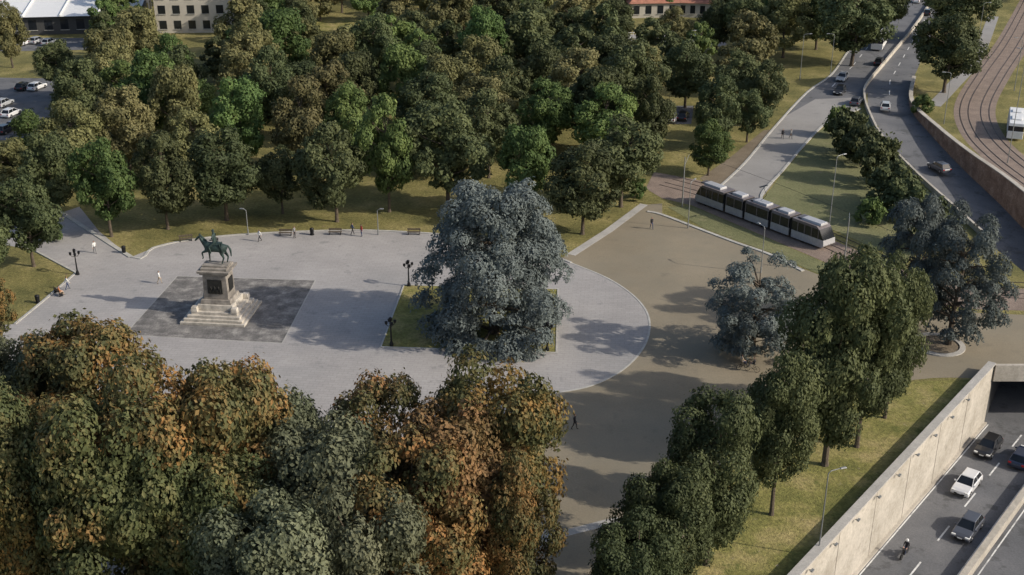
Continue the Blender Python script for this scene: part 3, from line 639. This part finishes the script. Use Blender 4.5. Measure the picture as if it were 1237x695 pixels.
for (u,v) in [(824,250),(1018,330),(1195,378)]:
    p=P(u,v); mb=MB(); mb.tube([(0,0,0),(0,0,7.5)],[.11,.07],8); mb.tube([(0,0,6.3),(1.2,4.2,6.5)],[.035,.03],6); mb.build('catenary_pole',[M['steel']],None,p)
mb=MB(); mb.tube([tc[i]+Vector((0,0,5.7)) for i in range(len(tc))],[.02]*len(tc),4); mb.build('overhead_wire',[M['black']])
def litter_bin(u,v):
    p=P(u,v); e=empty('litter_bin',(p.x,p.y,.02)); mb=MB()
    mb.tube([(0,0,0),(0,0,.08),(0,0,.1),(0,0,.85),(0,0,.9)],[.3,.3,.24,.28,.31],10); mb.tube([(0,0,.9),(0,0,1.0),(0,0,1.05)],[.27,.2,.05],10); mb.build('bin_body',[M['black']],e)
for u,v in [(377,284),(541,288),(46,366),(262,296),(150,306),(620,300)]: litter_bin(u,v)
def bench(u,v,rz):
    p=P(u,v); e=empty('park_bench',(p.x,p.y,.02),rz); mb=MB()
    for i in range(3): mb.box((0,-.15+i*.15,.45),(1.8,.12,.04),0)
    mb.build('seat',[M['bark']],e); mb=MB()
    for i in range(2): mb.box((0,.27,.65+i*.16),(1.8,.04,.12),0)
    mb.build('backrest',[M['bark']],e); mb=MB()
    for s in (-.75,.75): mb.box((s,.1,.22),(.06,.42,.42),0); mb.box((s,.3,.6),(.05,.05,.5),0)
    mb.build('legs',[M['black']],e)
for b in [(72,356,2.3),(405,284,0),(345,285,0),(500,284,0),(225,292,.3)]: bench(*b)
pp(72,358,2.3,OR,BE,'sit')
# ------------------------------------------------------------ vehicles
def car(u,v,z,rz,col,kind='car'):
    p=P(u,v,z); e=empty('parked_car' if kind=='parked' else 'car',(p.x,p.y,p.z+.012),rz)
    mb=MB(); hw=.88
    prof=[(-2.1,.3),(-2.12,.62),(-2.0,.85),(-1.7,.92),(-.2,.95),(.85,.93),(1.7,.82),(2.05,.68),(2.12,.5),(2.08,.28)]
    n=len(prof); rows=[]
    for y in (-hw,-hw*.93,hw*.93,hw):
        for x,zz in prof:
            if abs(y)==hw: rows.append((x*.965,y,.28+(zz-.28)*.86))
            else: rows.append((x,y,zz))
    fs=[]
    for r in range(3):
        for i in range(n): j=(i+1)%n; fs.append((r*n+i,r*n+j,(r+1)*n+j,(r+1)*n+i))
    fs.append(tuple(range(n-1,-1,-1))); fs.append(tuple(3*n+i for i in range(n)))
    mb.add(rows,fs,0)
    mb.build('body',[paintm(col)],e,bevel=.04)
    mb=MB()
    vs=[(-1.85,-.8,.88),(.95,-.8,.9),(.95,.8,.9),(-1.85,.8,.88),(-1.45,-.62,1.42),(.2,-.62,1.44),(.2,.62,1.44),(-1.45,.62,1.42)]
    mb.add(vs,[(0,1,5,4),(1,2,6,5),(2,3,7,6),(3,0,4,7),(4,5,6,7)],0); mb.build('windows',[M['glass']],e)
    mb=MB(); mb.box((-.62,0,1.455),(1.75,1.3,.06),0,top=(.93,.9))
    for s in (-1,1):
        mb.tube([(.95,s*.79,.92),(.22,s*.62,1.45)],[.04,.04],5); mb.tube([(-1.85,s*.79,.9),(-1.45,s*.62,1.44)],[.05,.05],5); mb.tube([(-.45,s*.81,.92),(-.45,s*.635,1.44)],[.035,.035],5)
        mb.box((.75,s*.93,.97),(.16,.2,.13),0)
    mb.build('roof_and_pillars',[paintm(col)],e,bevel=.015)
    mb=MB()
    for x in (-1.3,1.32):
        for s in (-1,1):
            mb.tube([(x,s*.70,.32),(x,s*.9,.32)],[.32,.32],14,0); mb.tube([(x,s*.885,.32),(x,s*.915,.32)],[.19,.17],10,1)
    mb.build('wheels',[M['tire'],M['hub']],e)
    mb=MB()
    for s in (-1,1): mb.box((2.02,s*.62,.66),(.16,.36,.13),0); mb.box((-2.06,s*.65,.72),(.1,.3,.16),1)
    mb.box((2.1,0,.42),(.06,1.0,.16),2); mb.box((2.12,0,.5),(.04,.45,.1),0); mb.build('lights_and_grille',[M['headl'],M['redl'],M['black']],e)
    return e
SIL=(.45,.46,.47);BLK=(.02,.02,.022);WHC=(.72,.72,.72);NAV=(.02,.03,.06);GRY=(.08,.085,.1)
hA=math.atan2(dA.y,dA.x)
car(1193,545,ZF,hA,BLK); car(1167,590,ZF,hA,WHC); car(1168,643,ZF,hA,GRY); car(1234,558,ZF,hA+math.pi,NAV)
hu=lambda a,b:math.atan2((P(*b)-P(*a)).y,(P(*b)-P(*a)).x)
h1=hu((1000,110),(1040,70)); h2=hu((1062,40),(1092,-10))
car(1017,97,0,h1+math.pi,SIL); car(1014,113,0,h1+math.pi,BLK); car(1034,126,0,h1,GRY); car(1069,132,0,hu((1074,125),(1075,98)),SIL); car(1107,3,0,h2,WHC); car(1062,78,0,h1,BLK); car(1120,18,0,h2,BLK)
car(1134,206,-1.9,1.9,GRY)
for (u,v,c) in [(45,52,SIL),(30,54,WHC),(15,53,BLK),(60,54,SIL),(8,160,BLK),(20,155,GRY),(5,128,SIL),(45,108,WHC),(30,108,BLK),(14,140,WHC),(800,144,SIL),(812,146,WHC),(825,144,BLK),(806,134,GRY)]:
    car(u,v,0,1.3+random.uniform(-.06,.06),c,'parked')
def bus(u,v,rz,L_=11,name='bus'):
    p=P(u,v); e=empty(name,(p.x,p.y,.02),rz); mb=MB()
    mb.box((0,0,1.0),(L_,2.5,1.3),0); mb.box((0,0,2.75),(L_*.995,2.46,.5),0,top=(.98,.93)); mb.box((-2,0,3.1),(2.4,1.6,.22),0); mb.box((2.5,0,3.1),(1.8,1.5,.22),0); mb.build('body',[M['white']],e,bevel=.06)
    mb=MB(); mb.box((0,0,2.08),(L_*.99,2.44,.88),0); mb.build('windows',[M['glass']],e)
    mb=MB()
    for i in range(7):
        for s in (-1,1): mb.box((-L_/2+.9+i*(L_-1.8)/6,s*1.225,2.08),(.12,.04,.88),0)
    mb.build('pillars',[M['white']],e)
    mb=MB()
    for x in (-L_*.3,L_*.32):
        for s in (-1,1): mb.tube([(x,s*1.0,.48),(x,s*1.27,.48)],[.48,.48],12)
    mb.build('wheels',[M['tire']],e)
bus(1062,56,h2); bus(1225,160,1.2,11,'bus')
def tram(pa,pb):
    a=pa;b=pb; d=(b-a); Ln=d.length; rz=math.atan2(d.y,d.x); e=empty('tram',((a+b)/2)+Vector((0,0,.05)),rz)
    gap=.5; lens=[1.3,.75,1.0,.75,1.3]; tot=sum(lens); un=(Ln-gap*4)/tot; x=-Ln/2
    body=MB();win=MB();roof=MB();bel=MB();wh=MB()
    for i,l in enumerate(lens):
        l=l*un; c=x+l/2
        if i in (0,4):
            s=-1 if i==0 else 1
            def nose(prof,wd,mbb,mi):
                vs=[(px_,-wd,z) for px_,z in prof]+[(px_,wd,z) for px_,z in prof]; n=len(prof)
                mbb.add(vs,[tuple(range(n)),tuple(range(2*n-1,n-1,-1))]+[(k,k+n,(k+1)%n+n,(k+1)%n) for k in range(n)],mi)
            inn=c-s*l/2; out=c+s*l/2
            nose([(inn,.3),(out-s*.3,.3),(out,.6),(out-s*.1,1.35),(inn,1.35)],1.2,body,0)
            nose([(inn,1.35),(out-s*.12,1.35),(out-s*.9,2.65),(inn,2.65)],1.17,win,0)
            nose([(inn,2.65),(out-s*.9,2.65),(out-s*1.4,3.0),(inn,3.0)],1.2,body,1)
        else:
            body.box((c,0,.83),(l,2.4,1.04),0); win.box((c,0,2.0),(l*.995,2.34,1.28),0); body.box((c,0,2.83),(l,2.4,.36),1,top=(1,.9))
        roof.box((c,0,3.12),(l*.6,1.5,.3),0,top=(.95,.85)); roof.box((c-l*.36,0,3.08),(l*.12,1.2,.2),1)
        nd=max(1,int(l/1.5))
        for k in range(nd+1):
            for s in (-1,1): body.box((x+.08+(l-.16)*k/nd if i not in(0,4) else x+1+(l-2)*k/nd,s*1.18,2.0),(.12,.06,1.28),1)
        if i%2==0:
            for xx in (c-.9,c+.9):
                for s in (-1,1): wh.tube([(xx,s*.7,.28),(xx,s*.95,.28)],[.3,.3],12)
        x+=l
        if i<4:
            for k in range(4): bel.box((x+.06+k*.125,0,1.65),(.08,2.1,2.5),0)
            bel.box((x+gap/2,0,1.65),(gap,1.95,2.4),0)
        x+=gap
    body.build('body_panels',[M['trsil'],M['trmar']],e); win.build('windows',[M['glass']],e); roof.build('roof_equipment',[M['trsil'],M['trgrey']],e,bevel=.03); bel.build('bellows',[M['tire']],e); wh.build('wheels',[M['tire']],e)
    mb=MB(); mb.tube([(-.5,0,3.2),(.5,0,4.3),(-.2,0,5.4)],[.03,.03,.03],6); mb.box((-.2,0,5.42),(.3,1.5,.06),0); mb.build('pantograph',[M['black']],e)
tram(P(846,243),P(1001,301))
e=empty('motorcycle',(P(1092,672,ZF).x,P(1092,672,ZF).y,ZF+.01),hA); mb=MB()
for x in (-.65,.7):
    mb.tube([(x,-.06,.3),(x,.06,.3)],[.3,.3],14,1)
mb.tube([(.7,0,.3),(.5,0,.75),(.42,0,1.0)],[.05,.05,.04],6); mb.box((.0,0,.55),(.7,.3,.4),0,top=(.8,.6)); mb.ball((.2,0,.8),(.2,.14),0); mb.box((-.35,0,.8),(.7,.26,.12),1,top=(.9,.8)); mb.tube([(.4,-.35,1.02),(.4,.35,1.02)],[.02,.02],6); mb.tube([(-.65,0,.3),(-.1,0,.4)],[.05,.05],6)
mb.build('frame',[paintm(BLK),M['tire']],e)
r=person((0,0,0),0,BK,BL_,'sit'); r.parent=e; r.name='rider'; r.location=(-.3,0,.33); r.rotation_euler=(0,0,math.pi/2)
mb=MB(); mb.ball((-.25,0,1.58),(.15,.16),0); mb.build('helmet',[M['white']],e,smooth=True)
# ------------------------------------------------------------ buildings
def block(name,c,sz,rz,wall,floors,bays,roof='flat'):
    e=empty(name,c,rz); w,d,h=sz; mb=MB(); mb.box((0,0,h/2),(w,d,h),0); mb.build('walls',[wall],e)
    fh=h/floors; g_=MB(); s_=MB()
    for f in range(floors):
        for b in range(bays):
            x=-w/2+(b+.5)*w/bays
            for s in (-1,1):
                g_.box((x,s*(d/2+.01),f*fh+fh*.55),(w/bays*.5,.06,fh*.55),0); s_.box((x,s*(d/2+.08),f*fh+fh*.25),(w/bays*.58,.2,.12),0)
        nb=max(1,int(bays*d/w))
        for b in range(nb):
            y=-d/2+(b+.5)*d/nb
            for s in (-1,1): g_.box((s*(w/2+.01),y,f*fh+fh*.55),(.06,d/nb*.5,fh*.55),0)
    g_.build('windows',[M['glass']],e); s_.build('sills',[M['kerb']],e)
    mb=MB()
    if roof=='flat': mb.box((0,0,h+.2),(w+.8,d+.8,.4),0); mb.box((w*.2,0,h+1.2),(w*.2,d*.4,1.6),0); mb.build('roof',[M['roofg']],e)
    elif roof=='tile':
        mb.box((0,0,h+1.1),(w+1.2,d+1.2,2.2),0,top=(.6,.05)); mb.build('roof',[M['roofr']],e)
    else:
        mb.add([(-w/2-1,-d/2-1,h+.1),(w/2+1,-d/2-1,h+.1),(w/2+1,d/2+1,h+4),(-w/2-1,d/2+1,h+4)],[(0,1,2,3)],0)
        for k in range(7):
            x=-w/2+w*k/6; mb.tube([(x,-d/2-1,h+.3),(x,d/2+1,h+4.2)],[.25,.25],6)
        mb.build('roof',[M['white']],e)
p=P(22,44); block('exhibition_hall',(p.x,p.y+13,0),(50,24,4.2),.12,M['darkc'],1,14,'slope')
sheet('car_park',W([(-150,175),(56,168),(68,95),(-150,92)]),0.014,M['asphalt']); sheet('street',W([(-200,66),(125,60),(135,46),(-200,46)]),0.014,M['asphalt'])
p=P(238,42); block('apartment_building',(p.x,p.y+8,0),(20,12,14),.05,M['wall'],4,6)
for u,ww in ((795,15),(840,12),(928,16)):
    p=P(u,22); block('tiled_house',(p.x,p.y+5,0),(ww,9,3.6),random.uniform(-.2,.2),M['wall'],1,5,'tile')
sheet('car_park',W([(790,150),(835,150),(838,128),(792,128)]),0.014,M['asphalt'])
sheet('sports_pitch',W([(378,85),(448,82),(444,24),(382,24)]),0.014,M['lawn'])
sheet('street',W([(700,60),(880,56),(868,40),(700,44)]),0.014,M['greyroad'])
mb=MB(); a=P(750,48); b=P(860,44)
for i in range(31):
    q=a.lerp(b,i/30); mb.box((q.x,q.y,.8),(.12,.12,1.6),0)
for z in (.4,1.0,1.5): mb.tube([a+Vector((0,0,z)),b+Vector((0,0,z))],[.05,.05],4)
mb.build('white_fence',[M['white']])
# ------------------------------------------------------------ light, sky, camera
sd=Vector((0.91,-0.27,0)).normalized(); el=math.radians(30)
sun=bpy.data.lights.new('sun','SUN'); sun.energy=4.1; sun.angle=math.radians(.6); sun.color=(1,.92,.80)
so=bpy.data.objects.new('sun',sun); SC.collection.objects.link(so)
tos=Vector((sd.x*math.cos(el),sd.y*math.cos(el),math.sin(el))); so.rotation_euler=tos.to_track_quat('Z','Y').to_euler(); so.location=(0,0,100)
w=bpy.data.worlds.new('World'); SC.world=w; w.use_nodes=True; nt=w.node_tree
bg=nt.nodes['Background']; sk=nt.nodes.new('ShaderNodeTexSky'); sk.sky_type='NISHITA'; sk.sun_disc=False; sk.sun_elevation=el; sk.sun_rotation=math.atan2(sd.x,sd.y); sk.dust_density=2.5; sk.air_density=1.0
nt.links.new(sk.outputs[0],bg.inputs[0]); bg.inputs[1].default_value=0.15
SC.view_settings.view_transform='Standard'; SC.view_settings.look='None'; SC.view_settings.exposure=0
cam=bpy.data.cameras.new('camera'); co=bpy.data.objects.new('camera',cam); SC.collection.objects.link(co)
co.location=(0,0,H); co.rotation_euler=(math.pi/2-TH,0,0); cam.sensor_width=36; cam.lens=F*36/1237; cam.clip_end=6000; cam.clip_start=1
SC.camera=co
print('fill trees',cnt)
